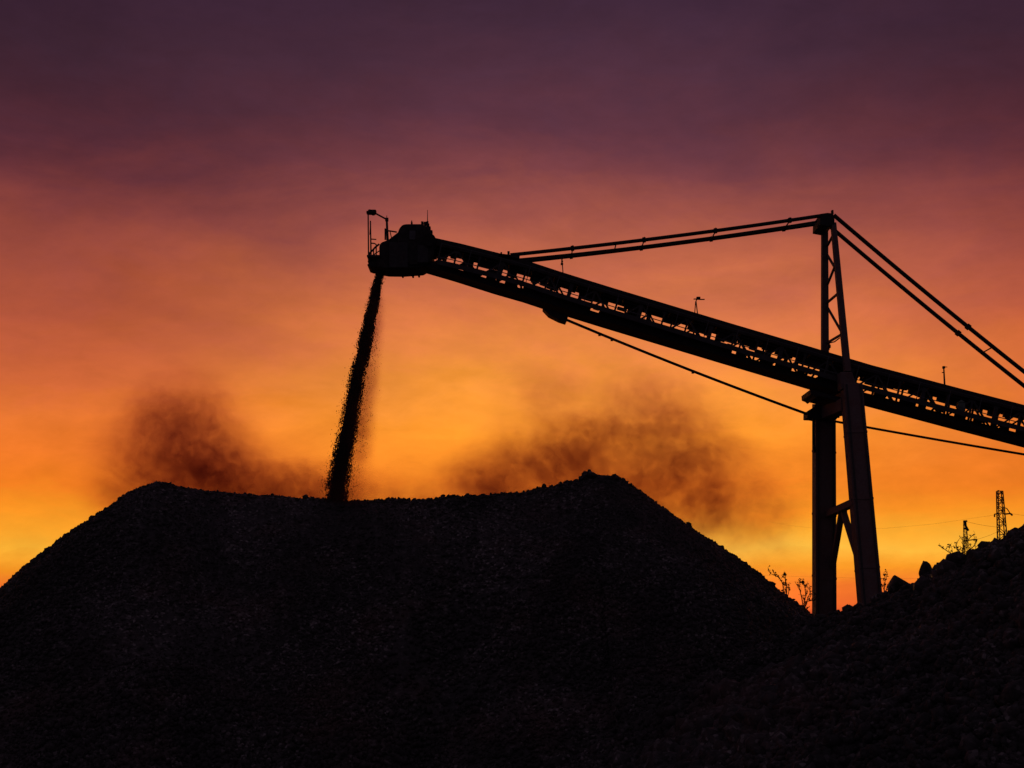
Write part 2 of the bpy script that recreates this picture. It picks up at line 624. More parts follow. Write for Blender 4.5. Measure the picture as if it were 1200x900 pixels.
u50 = 50.5 / F
boulder(1085, 671, 50.3, 20 * u50, 28 * u50, 6, 'tallest pointed boulder perched on the right mound crest')
boulder(1052, 686, 51.5, 27 * u50, 27 * u50, 9, 'wide rounded boulder nearest the tower leg on the right mound')
boulder(1071, 690, 51.0, 12 * u50, 16 * u50, 12, 'small boulder squeezed between the two larger boulders')

# ------------------------------------------------------------------ falling stream of coal
r_ = np.random.default_rng(5)
SC = np.array([(446, 318), (438, 352), (428, 400), (417, 450), (408, 500), (399, 550), (392, 590)], float)
SW = np.array([5.5, 7, 9, 10.5, 12.5, 13.5, 14])
nst = 70000
tt = r_.uniform(0, 1, nst) ** .95
yy = 318 + tt * 270
gx = r_.normal(0, .40, nst) * (1 + .5 * tt * (r_.uniform(0, 1, nst) < .3))
gd = r_.normal(0, .5, nst)
tail = r_.uniform(0, 1, nst) < .08
gx = np.where(tail, .5 + np.abs(r_.normal(0, .65, nst)) * np.clip(tt * 3.2, .1, 1), gx)
gx = np.clip(gx, -1.7, 3.0)
cx = np.interp(yy, SC[:, 1], SC[:, 0])
hw = np.interp(yy, SC[:, 1], SW)
wob = fbm(yy, yy * 0, .05, 2, 3) * .7 * tt
clump = fbm(yy * .3, gx * 6, .16, 3, 8)
keep = (np.abs(gx) < .55) | (clump * .5 + r_.uniform(-.6, .6, nst) > .05)
px_ = cx + wob + gx * hw
P = []
for a_, b__, d_ in zip(px_[keep], yy[keep], gd[keep]):
    q = at(a_, b__, 70 + d_ * .35)
    P.append((q.x, q.y, q.z))
P = np.array(P)
edge = np.abs(gx[keep])
sz = r_.uniform(.010, .030, len(P)) * np.where(edge > 1, .55, 1.0)
RV, RF = rocks_arrays(P, sz, r_, stretch=r_.uniform(1.2, 3.0, len(P)))
fs = np_mesh('falling_coal', RV, RF, np.zeros((0, 4), int), M_FALL)
tag(fs, 'dark stream of crushed coal pouring from the conveyor head onto the pile', 'falling coal', kind='stuff')


# ------------------------------------------------------------------ dust (volumes)
X_FALL = at(396, 570, 73).x      # the two drifting clouds part at the falling stream
SEEDL, SEEDR = 12.7, 21.3

def dust(name, label, box_px, Y0, Y1, blobs, dens, seed, lo, hi, X0=None, X1=None):
    """blobs: (px, py, rx_px, ry_px, weight) around depth (Y0+Y1)/2"""
    Yc = (Y0 + Y1) / 2
    x0, y0, x1, y1 = box_px
    a, c_ = at(x0, y1, Yc), at(x1, y0, Yc)
    a.x = a.x if X0 is None else X0
    c_.x = c_.x if X1 is None else X1
    ctr = Vector(((a.x + c_.x) / 2, Yc, (a.z + c_.z) / 2))
    mb = MB()
    mb.box(ctr, (c_.x - a.x, Y1 - Y0, c_.z - a.z))
    m_, t, b, o = new_mat(name)
    t.nodes.remove(b)
    pv = t.nodes.new('ShaderNodeVolumePrincipled')
    pv.inputs['Color'].default_value = (.34, .13, .09, 1)
    pv.inputs['Absorption Color'].default_value = (.22, .01, .08, 1)
    pv.inputs['Anisotropy'].default_value = .2
    g = t.nodes.new('ShaderNodeTexCoord').outputs['Object']
    total = None
    u = Yc / F
    for (bx, by, rx, ry, wt) in blobs:
        q = at(bx, by, Yc) - ctr
        s = (1 / (rx * u), 1 / ((Y1 - Y0) * .5), 1 / (ry * u))
        mv = vmap(t, g, s, (-q.x * s[0], 0, -q.z * s[2]))
        ln = t.nodes.new('ShaderNodeVectorMath')
        ln.operation = 'LENGTH'
        t.links.new(mv, ln.inputs[0])
        f_ = mathn(t, 'MULTIPLY', maprange(t, ln.outputs['Value'], 0, 1, 1, 0, True), wt)
        total = f_ if total is None else mathn(t, 'ADD', total, f_)
    n_ = noise(t, vmap(t, g, (.75, 1, 1.1), (seed, seed * 2, 0), (0, R(30), 0)), .30, 9, .66, .5)
    nn = maprange(t, n_, lo, hi, 0, 1, True)
    nf = noise(t, vmap(t, g, (1, 1, 1), (0, seed * 3, 0)), 1.5, 5, .65, .6)
    nn = mathn(t, 'MULTIPLY', nn, maprange(t, nf, .3, .7, .25, 1.7))
    nn = mathn(t, 'ADD', mathn(t, 'MULTIPLY', nn, .86), .14)
    dn = mathn(t, 'MULTIPLY', mathn(t, 'MULTIPLY', total, nn), dens)
    t.links.new(dn, pv.inputs['Density'])
    t.links.new(pv.outputs[0], o.inputs['Volume'])
    ob = mb.build(name, m_, loc=ctr)
    tag(ob, label, 'dust cloud', kind='stuff')
    return ob


dust('dust_cloud', 'brown dust drifting off the left shoulder of the coal pile', (60, 385, 412, 620), 71.2, 74.8,
     [(190, 580, 115, 75, .95), (205, 525, 125, 105, .75), (215, 480, 90, 80, .4), (250, 535, 90, 70, .45), (290, 580, 120, 75, 1.1), (365, 590, 100, 65, .9)], 1.4, SEEDL, .29, .68, X1=X_FALL - .01)
dust('dust_cloud', 'brown dust billowing over the right shoulder of the coal pile', (380, 385, 960, 690), 71.2, 74.8,
     [(450, 595, 100, 70, .55), (575, 590, 110, 80, 1.1), (640, 550, 130, 90, .7), (700, 560, 150, 95, .6), (770, 500, 120, 90, .45), (810, 560, 110, 100, .65), (860, 600, 105, 100, .6), (700, 600, 160, 80, .4), (690, 470, 150, 70, .3)],
     1.65, SEEDR, .29, .70, X0=X_FALL + .01)
dust('dust_cloud', 'thin veil of fine dust hanging round the falling coal', (366, 330, 484, 600), 68.9, 71.1,
     [(440, 375, 15, 70, .5), (430, 440, 22, 70, .7), (419, 505, 28, 70, .9), (408, 575, 42, 55, 1.2)], 1.7, 5.1, .2, .7)

# ------------------------------------------------------------------ the stacking conveyor
YB = 70.0
foot = at(985, 705, 70)
foot.z = 0
ST = thing('stacking_conveyor', 'tall inclined stacking conveyor on an A-frame tower pouring coal onto the pile', 'conveyor', (foot.x, 70, 0))
HW = .75                        # half width of the boom truss
TOP = [(497, 276.5), (540, 286), (590, 298.5), (625, 308.5), (660, 320), (720, 338.5), (780, 356.5), (860, 380.5), (950, 407), (985, 417.5), (1020, 428), (1060, 438.5), (1130, 457), (1200, 475), (1300, 501), (1440, 537)]
TW = [at(x, y, YB - HW) for x, y in TOP]
seg = [0]
for a, b_ in zip(TW, TW[1:]):
    seg.append(seg[-1] + (Vector((b_.x - a.x, 0, b_.z - a.z))).length)
LEN = seg[-1]


def bp_(s, h, w):
    """point on the boom: s along it from the head, h below its top edge, w across (- is the camera's side)"""
    for i in range(len(seg) - 1):
        if s <= seg[i + 1] or i == len(seg) - 2:
            a, b2 = TW[i], TW[i + 1]
            f_ = (s - seg[i]) / (seg[i + 1] - seg[i])
            d = Vector((b2.x - a.x, 0, b2.z - a.z)).normalized()
            n_ = Vector((-d.z, 0, d.x))
            if n_.z < 0:
                n_ = -n_
            p = Vector((a.x + (b2.x - a.x) * f_, YB + w, a.z + (b2.z - a.z) * f_))
            return p - n_ * h


def s_of(px):
    for i in range(len(TOP) - 1):
        if px <= TOP[i + 1][0]:
            f_ = (px - TOP[i][0]) / (TOP[i + 1][0] - TOP[i][0])
            return seg[i] + f_ * (seg[i + 1] - seg[i])
    return LEN


def dep(s):                     # truss depth: shallower at the head
    return 1.76 - .26 * max(0, 1 - s / 4)


def stations(a, b__, n):
    return [a + (b__ - a) * i / n for i in range(n + 1)]


def run(mb, h, w, wd, ht, s0=0, s1=None, hf=None):
    """one continuous bar that follows the boom"""
    s1 = LEN if s1 is None else s1
    ss = [s0] + [q for q in seg if s0 + .05 < q < s1 - .05] + [s1]
    pts, fs = [], []
    for q in ss:
        hh = hf(q) if hf else h
        for i, j in ((-1, -1), (1, -1), (1, 1), (-1, 1)):
            e = .02
            p = (bp_(max(q - e, 0), hh + j * ht / 2, w + i * wd / 2) + bp_(min(q + e, LEN), hh + j * ht / 2, w + i * wd / 2)) / 2
            pts.append(p)
    for k in range(len(ss) - 1):
        a = k * 4
        for i in range(4):
            fs.append([a + i, a + (i + 1) % 4, a + (i + 1) % 4 + 4, a + i + 4])
    fs += [[3, 2, 1, 0], [len(pts) - 4 + i for i in range(4)]]
    mb.add(pts, fs)
    return mb


# boom frame: chords and deck
mb = MB()
for w in (-HW, HW):
    run(mb, 0, w, .14, .32, hf=lambda s: dep(s) - .16)
    run(mb, .09, w, .14, .16)
BOOM = mb.build('boom', M_DARK, ST, loc=bp_(s_of(800), .8, 0))
mb = MB()
run(mb, 0, 0, 2 * HW - .18, .04, hf=lambda s: dep(s) - .05)
mb.build('deck_plate', M_DARK, BOOM)
for w in (-HW - .09, HW + .09):
    mb = MB()
    run(mb, .185, w, .04, .37)
    mb.build('side_guard', M_DARK, BOOM)
# belt, troughed
mb = MB()
for w, dh, tilt in ((-.42, .12, 1), (0, .22, 0), (.42, .12, -1)):
    run(mb, dh, w, .40, .03)
mb.build('conveyor_belt', M_RUBBER, BOOM)
mb = MB()
run(mb, 0, .1, .85, .02, s0=.5, hf=lambda s: dep(s) - .24)
mb.build('return_belt', M_RUBBER, BOOM)

# truss sides: verticals and diagonals (one lattice per side)
rl = random.Random(12)
for w, ph in ((-HW, 0.0), (HW, .55)):
    mb = MB()
    s = .6 + ph
    k = 0
    while s < LEN - 1.3:
        st = 1.22
        t_ = .09 if k % 3 else .20
        mb.beam(bp_(s, .36, w), bp_(s, dep(s) - .10, w), .10, t_)
        a, b__ = (.38, dep(s) - .12) if k % 2 else (dep(s) - .12, .38)
        mb.beam(bp_(s, a, w), bp_(s + st, b__, w), .08, .085)
        # gussets
        mb.beam(bp_(s, .34, w), bp_(s, .46, w), .05, .30 + rl.uniform(-.1, .1))
        mb.beam(bp_(s, dep(s) - .24, w), bp_(s, dep(s) - .08, w), .05, .32 + rl.uniform(-.14, .14))
        s += st
        k += 1
    mb.build('truss_lattice', M_STEEL, BOOM)

# walkway on the camera's side
s0w, s1w = s_of(520), LEN - 1
mb = MB()
run(mb, 1.27, -HW - .33, .44, .05, s0w, s1w)
run(mb, 1.30, -HW - .56, .03, .25, s0w, s1w)
WALK = mb.build('walkway', M_STEEL, BOOM)
mb = MB()
run(mb, .33, -HW - .56, .03, .03, s0w, s1w)
run(mb, 1.03, -HW - .56, .035, .04, s0w, s1w)
s = s0w
while s < s1w:
    mb.beam(bp_(s, .29, -HW - .56), bp_(s, 1.2, -HW - .56), .035, .035)
    s += 1.55
mb.build('handrail', M_GALV, BOOM)
s = s0w + .2
while s < s1w:
    MB().beam(bp_(s, 1.29, -HW - .54), bp_(s, 1.42, -HW + .05), .09, .07, side=(1, 0, 0)).build('walkway_bracket', M_DARK, BOOM)
    s += 1.22

# cable tray and pipes inside
mb = MB()
run(mb, .86, HW - .1, .10, .05, s_of(505), LEN)
mb.build('cable_tray', M_DARK, BOOM)
for (x, h, wd, ht) in ((512, .75, .30, .5), (533, 1.15, .5, .16), (553, .7, .22, .45), (572, .62, .7, .4), (584, 1.0, .5, .5), (607, .7, .26, .5), (632, .75, .2, .4),
                       (700, .7, .9, .30), (715, .66, .3, .4), (735, .8, .5, .16), (790, .66, .3, .3), (822, .62, .9, .36), (862, .75, .7, .2), (880, .62, .5, .3), (902, .9, .8, .25),
                       (925, .6, .9, .35), (960, .7, 1.8, .4), (990, .75, 1.6, .5), (1032, .75, .9, .35), (1052, .62, .9, .3), (1078, .66, .5, .3), (1113, .66, .6, .35), (1146, .62, .7, .25), (1172, .7, .5, .4)):
    s = s_of(x)
    MB().beam(bp_(s - wd / 2, h - .05, -.1), bp_(s + wd / 2, h - .05, -.1), .35, ht * .7).build('idler_frame', M_DARK, BOOM)
for k in range(44):
    x = 520 + k * 15.6 + rl.uniform(-4, 4)
    s = s_of(x)
    h = rl.choice((.55, .62, .98, 1.1, .7))
    wd, ht = rl.uniform(.12, .5), rl.uniform(.10, .28)
    MB().beam(bp_(s - wd / 2, h, -.1), bp_(s + wd / 2, h, -.1), .3, ht).build('idler_frame', M_DARK, BOOM)
# splice plates / skirts closing the lower half of the middle bays
for x0, x1, ha, hb in ((622, 700, 1.22, 1.74), (712, 866, 1.22, 1.74), (966, 1008, .9, 1.74)):
    mb = MB()
    run(mb, (ha + hb) / 2, -HW - .09, .04, hb - ha, s_of(x0), s_of(x1))
    mb.build('skirt_plate', M_DARK, BOOM)
for k in range(30):
    x = 528 + k * 23 + rl.uniform(-6, 6)
    if rl.random() < .72:
        a = s_of(x)
        wdt = rl.uniform(.3, .85)
        e = dep(a) - .30
        MB().beam(bp_(a, e - rl.uniform(.05, .12), -HW - .02), bp_(a + wdt, e - rl.uniform(.05, .12), -HW - .02), .03, .26).build('splice_plate', M_DARK, BOOM)
    if rl.random() < .5:
        a = s_of(x) + rl.uniform(0, .8)
        MB().beam(bp_(a, .44, HW + .02), bp_(a + rl.uniform(.25, .8), .44, HW + .02), .03, rl.uniform(.2, .55)).build('splice_plate', M_DARK, BOOM)
# rollers
s = .9
while s < LEN - .5:
    MB().tube([bp_(s, .30, -.6), bp_(s, .30, .6)], .07, n=8).build('carrying_roller', M_STEEL, BOOM)
    s += 1.22
s = 1.6
while s < LEN - .5:
    MB().tube([bp_(s, 1.44, -.5), bp_(s, 1.44, .65)], .06, n=8).build('return_roller', M_STEEL, BOOM)
    s += 2.44
# greenish control box seen on the walkway to the right of the tower
mb = MB()
q = bp_(s_of(1129), .95, -HW - .30)
mb.box(q, (.34, .2, .42))
mb.prism([(q.x - .2, q.z + .21), (q.x + .2, q.z + .21), (q.x, q.z + .36)], q.y - .12, q.y + .12)
o_ = mb.build('control_box', metal('pale_green_paint', (.10, .15, .12), amount=.3), BOOM, bevel=.015)
tag(o_, 'pale greenish control box on the walkway')


# ---- head housing
def poly(pts, Y=69.0):
    out = []
    for x, y in pts:
        p = at(x, y, Y)
        out.append((p.x, p.z))
    return out


Yn = 68.85
HEAD = MB().prism(poly([(466, 304), (466, 273), (467.8, 267.5), (471.5, 263.2), (476, 262.3), (494, 262.3), (500, 264.5), (504, 270), (506, 275), (507, 288), (506.5, 298), (504, 306), (497, 309.5), (482, 311), (479, 309.5), (470, 311)], Yn), Yn, 70.9)
HEAD = HEAD.build('head_housing', M_DARK, ST, bevel=.05, loc=at(486, 290, 69.8))
MB().prism(poly([(444.5, 311), (444.2, 288), (446.2, 284), (455, 280.7), (463, 274.5), (468, 270.5), (469, 311)], Yn + .12), Yn + .12, 70.8).build('discharge_hood', M_DARK, HEAD, bevel=.06)
MB().prism(poly([(456, 313.5), (456, 284), (478, 284), (478, 313.5)], Yn - .05), Yn - .05, Yn + .2).build('access_panel', M_STEEL, HEAD, bevel=.02)
MB().prism(poly([(479.5, 281), (479.5, 270), (487, 270), (487, 281)], Yn - .04), Yn - .04, Yn + .1).build('inspection_door', M_GALV, HEAD, bevel=.02)
MB().prism(poly([(489, 308), (489, 287), (502, 287), (502, 308)], Yn - .06), Yn - .06, Yn + .1).build('drive_guard', M_STEEL, HEAD, bevel=.03)
MB().tube([at(503, 281, Yn - .25), at(503, 281, Yn + .3)], .33, n=16).build('pulley_cover', M_DARK, HEAD)
# chute and skirt under the housing
mb = MB().prism(poly([(441.5, 303), (441.5, 312.5), (452, 314.5), (470, 314.8), (494, 313), (500, 309), (502, 304)], Yn + .1), Yn + .1, 70.75)
for x in (472, 484, 491):
    p = at(x, 324.0 - (x > 490) * 1.2, 70.6)
    mb.box(p, (.10, .3, .12 + .06 * (x % 2)))
CH = mb.build('discharge_chute', M_DARK, HEAD, bevel=.03)
# deflector lip and platform at the nose
mb = MB().prism(poly([(432.5, 304), (430.4, 306), (432.2, 308), (430, 310.5), (434, 312), (441.6, 313.2), (447, 313), (447, 303.5)], Yn + .2), Yn + .2, 70.6)
mb.build('nose_plate', M_DARK, HEAD, bevel=.02)
PL = MB().box((at(439, 304.6, 69.6)), (.62, 1.7, .10)).build('head_platform', M_STEEL, ST, bevel=.01, loc=at(439, 304.6, 69.6))
Yr = 68.95
mb = MB()
mb.tube([at(432.8, 297, Yr), at(436.5, 293.5, Yr), at(440, 289.5, Yr), at(444.5, 286, Yr)], .05)
mb.tube([at(432.8, 300.5, Yr), at(438, 298.5, Yr), at(444.5, 294, Yr)], .03)
for x, y in ((433, 297), (437.8, 292), (440.9, 289)):
    mb.tube([at(x, y, Yr), at(x, 304.5, Yr)], .035)
mb.build('railing', M_STEEL, PL)
mb = MB()
mb.tube([at(435, 280.2, Yr + .6), at(441, 280.6, Yr + .6)], .03)
mb.tube([at(434.5, 285, Yr + .6), at(438.5, 285.2, Yr + .6), at(440.6, 286.3, Yr + .6), at(441.4, 289.5, Yr + .6)], .035)
mb.tube([at(434.5, 304.5, Yr + 1.5), at(434.5, 286, Yr + 1.5)], .035)
mb.build('railing', M_STEEL, PL)
mb = MB()
mb.tube([at(431.9, 305, Yr), at(431.4, 249, Yr)], .038)
mb.tube([at(434.9, 305, Yr + .5), at(434.1, 259, Yr + .5)], .045, .035)
mb.tube([at(433.5, 275, Yr + .5), at(434.3, 258.6, Yr + .5)], .03, .02)
mb.build('lamp_pole', M_STEEL, PL)
LM = MB().tube([at(454.2, 281.5, Yr + .3), at(453.2, 256, Yr + .3)], .075, .06).tube([at(451.5, 281, Yr + .3), at(451.5, 268.3, Yr + .3)], .045).build('lamp_post', M_STEEL, ST, loc=at(453.6, 270, Yr + .3))
MB().tube([at(453.4, 257.3, Yr + .3), at(440, 250, Yr + .3)], .045).box(at(453.3, 257.3, Yr + .3), (.16, .16, .16)).tube([at(453.3, 256, Yr + .3), at(453.2, 252.6, Yr + .3)], .018).build('lamp_arm', M_STEEL, LM)
mb = MB().box(at(435.8, 248.8, Yr + .15), (.36, .42, .18)).box(at(437.2, 249.6, Yr + .15), (.14, .3, .20)).box(at(431.2, 249.3, Yr + .1), (.14, .3, .13))
mb.box(at(433.6, 247.2, Yr + .15), (.08, .3, .10)).box(at(439.6, 247.6, Yr + .15), (.12, .3, .10))
mb.build('floodlight', M_DARK, LM, bevel=.02)
mb = MB()
mb.tube([at(452, 270.2, Yr), at(458, 270.8, Yr), at(465, 272, Yr)], .04)
mb.tube([at(457, 270.8, Yr), at(458.8, 279, Yr)], .028)
mb.tube([at(450.8, 268, Yr), at(454, 269.6, Yr)], .035)
mb.build('guard_rail', M_STEEL, ST)
mb = MB().tube([at(501, 263, 69.6), at(501, 246, 69.6)], .028, .014)
mb.box(at(501, 261.3, 69.5), (.10, .14, .16))
mb.build('radio_aerial', M_STEEL, ST)
mb = MB().tube([at(482.5, 263, 69.3), at(482.5, 258.5, 69.3)], .04, .03).box(at(482.5, 261.5, 69.3), (.09, .1, .07))
for x, y, s_ in ((495, 261.6, .12), (498.5, 262.2, .14), (503.2, 267.5, .13), (505.4, 272, .13), (501.5, 264.2, .14)):
    mb.box(at(x, y, 69.5), (s_, .3, s_))
mb.build('vent_fitting', M_DARK, ST)

# ---- small lamp posts on the boom
for (x, kind_) in ((816, 'fork'), (1107, 'pole'), (659.5, 'sensor')):
    s = s_of(x)
    q = bp_(s, 0, -HW)
    mb = MB()
    if kind_ == 'fork':
        mb.tube([q + Vector((.08, 0, -.2)), q + Vector((-.0, 0, .62)), q + Vector((.05, 0, .78))], .030)
        mb.tube([q + Vector((-.10, 0, -.2)), q + Vector((-.02, 0, .62))], .026)
        P_ = mb.build('walkway_lamp', M_STEEL, ST, loc=q)
        tag(P_, 'forked lamp post standing on the middle of the boom')
        mb = MB().box(q + Vector((.12, 0, .78)), (.19, .2, .13)).box(q + Vector((.30, 0, .72)), (.28, .12, .04)).box(q + Vector((-.04, 0, .74)), (.16, .1, .04))
        mb.build('lamp_head', M_DARK, P_, bevel=.01)
    elif kind_ == 'pole':
        mb.tube([q + Vector((0, 0, -.3)), q + Vector((0, 0, .92))], .05, .035)
        P_ = mb.build('walkway_lamp', M_STEEL, ST, loc=q)
        tag(P_, 'plain lamp pole standing on the boom right of the tower')
        mb = MB().box(q + Vector((0, 0, .88)), (.12, .14, .12)).box(q + Vector((.09, 0, .90)), (.18, .06, .03)).box(q + Vector((-.06, 0, .62)), (.10, .06, .04))
        mb.build('lamp_head', M_DARK, P_, bevel=.01)
    else:
        top = at(658.3, 299, YB + HW - .2)
        mb.tube([q + Vector((.02, 0, -.1)), q + Vector((-.02, 0, .45)), q + Vector((-.03, 0, .85))], .028)
        mb.tube([q + Vector((-.06, 0, .45)), q + Vector((-.05, 0, .85))], .022)
        P_ = mb.build('walkway_lamp', M_STEEL, ST, loc=q)
        tag(P_, 'thin sensor post reaching from the boom up to the stays')
        mb = MB().box(q + Vector((-.04, 0, .46)), (.13, .1, .10)).box(q + Vector((-.03, 0, .60)), (.10, .1, .06))
        mb.build('lamp_head', M_DARK, P_, bevel=.01)

# ---- mast and tower
ap = at(969, 255, 70)
HEADM = MB()
HEADM.prism(poly([(961.5, 250.5), (970, 249.3), (976, 250), (978, 254), (978, 262), (972, 265), (961, 263)], 69.1), 69.1, 70.9)
HEADM.box(at(975.3, 249, 69.6), (.10, .2, .22))
HEADM.tube([at(975.3, 249, 69.6), at(975.3, 246.5, 69.6)], .02)
HEADM.tube([at(959.5, 263, 69.2), at(957.8, 265.6, 69.2), at(960.5, 266.4, 69.2)], .03)
mast_top = HEADM.build('mast_head', M_DARK, ST, bevel=.04, loc=ap)
# near (camera side) and far upper legs
n_top, n_bot = at(976.5, 262, 69.3), at(993, 436, 68.55)
MB().beam(n_top, n_bot, .34, .235, .40, .30).build('mast_leg', M_LEG, ST, loc=n_bot)
f_top, f_bot = at(966.3, 262, 70.75), at(966.8, 466, 71.7)
MB().beam(f_top, f_bot, .34, .30, .40, .36).build('mast_leg', M_LEG, ST, loc=f_bot)
for (x0, y0, Y0), (x1, y1, Y1) in (((975.5, 277, 69.4), (969, 289, 70.8)), ((969, 298, 70.9), (978, 313, 69.2)), ((978, 313, 69.2), (969.5, 334, 71)),
                                   ((982, 344, 69.0), (969, 355, 71.1)), ((969, 359, 71.1), (985, 387, 68.9)), ((986, 392, 68.8), (969, 402, 71.3))):
    MB().beam(at(x0, y0, Y0), at(x1, y1, Y1), .10, .10).build('mast_brace', M_STEEL, ST)
mb = MB()
mb.tube([at(984, 396, 68.8), at(978, 400.5, 69.4), at(972, 402, 70.4), at(971.5, 410, 70.6)], .03)
mb.box(at(971.5, 406, 70.8), (.14, .2, .16))
mb.build('hose', M_RUBBER, ST)
# lower box legs
nl_t, nl_b = at(997.5, 452, 68.35), at(1023, 745, 66.3)
fl_t, fl_b = at(965.5, 474, 71.7), at(966, 745, 74.2)
nl_b = nl_t + (nl_b - nl_t) * ((nl_t.z + .1) / (nl_t.z - nl_b.z))
fl_b = fl_t + (fl_b - fl_t) * ((fl_t.z + .1) / (fl_t.z - fl_b.z))
LEGN = MB().beam(nl_t, nl_b, .85, .93, 1.0, 1.02).build('tower_leg', M_LEG, ST, bevel=.02, loc=nl_b)
tag(LEGN, 'nearer leaning tower leg in front of the boom')
LEGF = MB().beam(fl_t, fl_b, .85, 1.04, 1.0, 1.10).build('tower_leg', M_LEG, ST, bevel=.02, loc=fl_b)
tag(LEGF, 'farther upright tower leg behind the boom')
# stiffener seams down the leg faces
for leg, a, b_, wd in ((LEGN, nl_t, nl_b, .93), (LEGF, fl_t, fl_b, 1.04)):
    mb = MB()
    d = (b_ - a)
    for f_ in (.14, .33, .52, .71, .9):
        MB().beam(a + d * f_, a + d * (f_ + .006), .93 + .13 * f_, wd + .012 + .07 * f_).build('flange', M_LEG, leg)
    mb = MB()
    for e in (-.36, .36):
        off = Vector((e * wd, -.47, 0))
        mb.beam(a + off, b_ + off * 1.1, .06, .07)
    mb.build('corner_angle', M_STEEL, leg)
# joint piece where upper mast meets the box leg (camera side)
mb = MB().prism(poly([(984.5, 436), (998.5, 436), (1003, 448), (1008, 456), (986, 456)], 68.0), 68.0, 68.8)
mb.build('leg_shoulder', M_LEG, ST, bevel=.03)
mb = MB().prism(poly([(963.5, 460), (985, 460), (985, 476), (963, 482)], 71.3), 71.3, 72.1)
mb.build('leg_shoulder', M_LEG, ST, bevel=.03)
# boom saddle under the truss at the tower
mb = MB().prism(poly([(949.5, 456), (986, 466), (986, 473), (969, 466.5), (959, 464), (957, 466), (954, 463.5), (950, 462)], 69.0), 69.0, 71.2)
mb.build('boom_saddle', M_DARK, ST, bevel=.02)
# cross beams between the legs
mb = MB().beam(at(962, 486, 72.0), at(992, 474, 68.4), .55, .62, side=(1, 0, 0))
CBM = mb.build('cross_beam', M_LEG, ST, bevel=.02)
mb = MB().beam(at(972, 470, 71.6), at(990, 462, 68.5), .3, .2, side=(1, 0, 0))
mb.tube([at(970, 478, 71.2), at(976, 470, 70.6), at(984, 466, 69.8)], .07)
mb.build('bearing_strut', M_DARK, ST)
mb = MB().beam(at(968, 603.5, 72.9), at(1002, 588.5, 67.2), .34, .34, side=(1, 0, 0))
mb.build('tower_cross_beam', M_LEG, ST, bevel=.015)
mb = MB()
kx = at(987, 597, 70)
kx2 = at(987.5, 597, 69.8)
mb.beam(kx, at(975, 668, 73.2), .26, .26, side=(1, 0, 0))
mb.build('knee_brace', M_LEG, ST)
mb = MB().beam(kx2, at(1008, 662, 67.0), .26, .26, side=(1, 0, 0))
mb.build('knee_brace', M_LEG, ST)
mb = MB().prism(poly([(982, 594), (992, 590), (993, 600), (988, 605), (983, 602)], 69.8), 69.8, 70.05)
mb.build('gusset_plate', M_LEG, ST)
# anchor box where the lower tie meets the tower, with its hanging conduit
mb = MB().prism(poly([(946.5, 481.5), (953, 477.5), (963, 474), (972, 473), (972, 493), (953, 489.5), (946.3, 489.3)], 71.1), 71.1, 72.2)
mb.box(at(955, 476.5, 71.5), (.14, .5, .18))
mb.build('tie_anchor', M_DARK, ST, bevel=.03)
mb = MB()
mb.tube([at(953.6, 489, 71.2), at(953.2, 505, 71.2), at(953.6, 520, 71.4), at(954.8, 530, 71.6)], .07)
mb.tube([at(1009, 481, 67.9), at(1012, 483.5, 67.9), at(1013.3, 486, 67.9), at(1011.5, 487.8, 67.9), at(1009.5, 486.5, 67.9)], .045)
mb.build('conduit', M_RUBBER, ST)
mb = MB().tube([at(978, 492, 71.5), at(982, 487, 71), at(988, 486, 70.4)], .06).box(at(981.5, 488.5, 70.8), (.16, .2, .1))
mb.build('pipe_fitting', M_DARK, ST)


# ---- stays
def sagline(a, b_, sag, n=14):
    out = []
    for i in range(n + 1):
        f_ = i / n
        p = a.lerp(b_, f_)
        p.z -= sag * 4 * f_ * (1 - f_)
        out.append(p)
    return out


mtn, han = at(962, 252.8, 69.2), at(598, 298.8, 69.2)
for dy in (0, 1.6):
    a, b_ = mtn + Vector((0, dy, 0)), han + Vector((0, dy, 0))
    pts = sagline(a, b_, .10)
    sy = MB().tube(pts, .098, n=8).build('front_stay', M_DARK, ST, loc=a)
    for f_ in (.10, .34, .57, .80):
        mb = MB()
        p = a.lerp(b_, f_)
        p.z -= .10 * 4 * f_ * (1 - f_)
        d = (b_ - a).normalized()
        mb.beam(p - d * .07, p + d * .09, .23, .23)
        mb.tube([p, p + Vector((0, 0, .17))], .015)
        mb.build('clamp', M_DARK, sy)
pts = sagline(mtn + Vector((0, .8, -.07)), han + Vector((.4, .8, -.02)), .14)
MB().tube(pts, .05).build('service_cable', M_WIRE, ST)
mb = MB()
for f_ in (.10, .34, .57, .66, .8):
    p = mtn.lerp(han, f_)
    p.z -= .09 * 4 * f_ * (1 - f_)
    mb.beam(p + Vector((0, .05, -.02)), p + Vector((0, 1.6, -.02)), .05, .05, side=(1, 0, 0))
mb.build('stay_spreader', M_DARK, ST)
rtn, rbn = at(977, 252, 69.2), at(1283, 500, 69.2)
for dy in (0, 1.6):
    a, b_ = rtn + Vector((0, dy, 0)), rbn + Vector((0, dy, 0))
    sy = MB().tube(sagline(a, b_, .16), .112, n=8).build('back_stay', M_DARK, ST, loc=a)
    mb = MB()
    for f_ in (.52,):
        p = a.lerp(b_, f_)
        p.z -= .16 * 4 * f_ * (1 - f_)
        d = (b_ - a).normalized()
        mb.beam(p - d * .1, p + d * .1, .24, .24)
    mb.build('clamp', M_DARK, sy)
p = rtn.lerp(rbn, .615)
p.z -= .16 * 4 * .615 * .385
MB().beam(p + Vector((0, 0, 0)), p + Vector((0, 1.62, 0)), .05, .05, side=(1, 0, 0)).build('stay_spreader', M_DARK, ST)
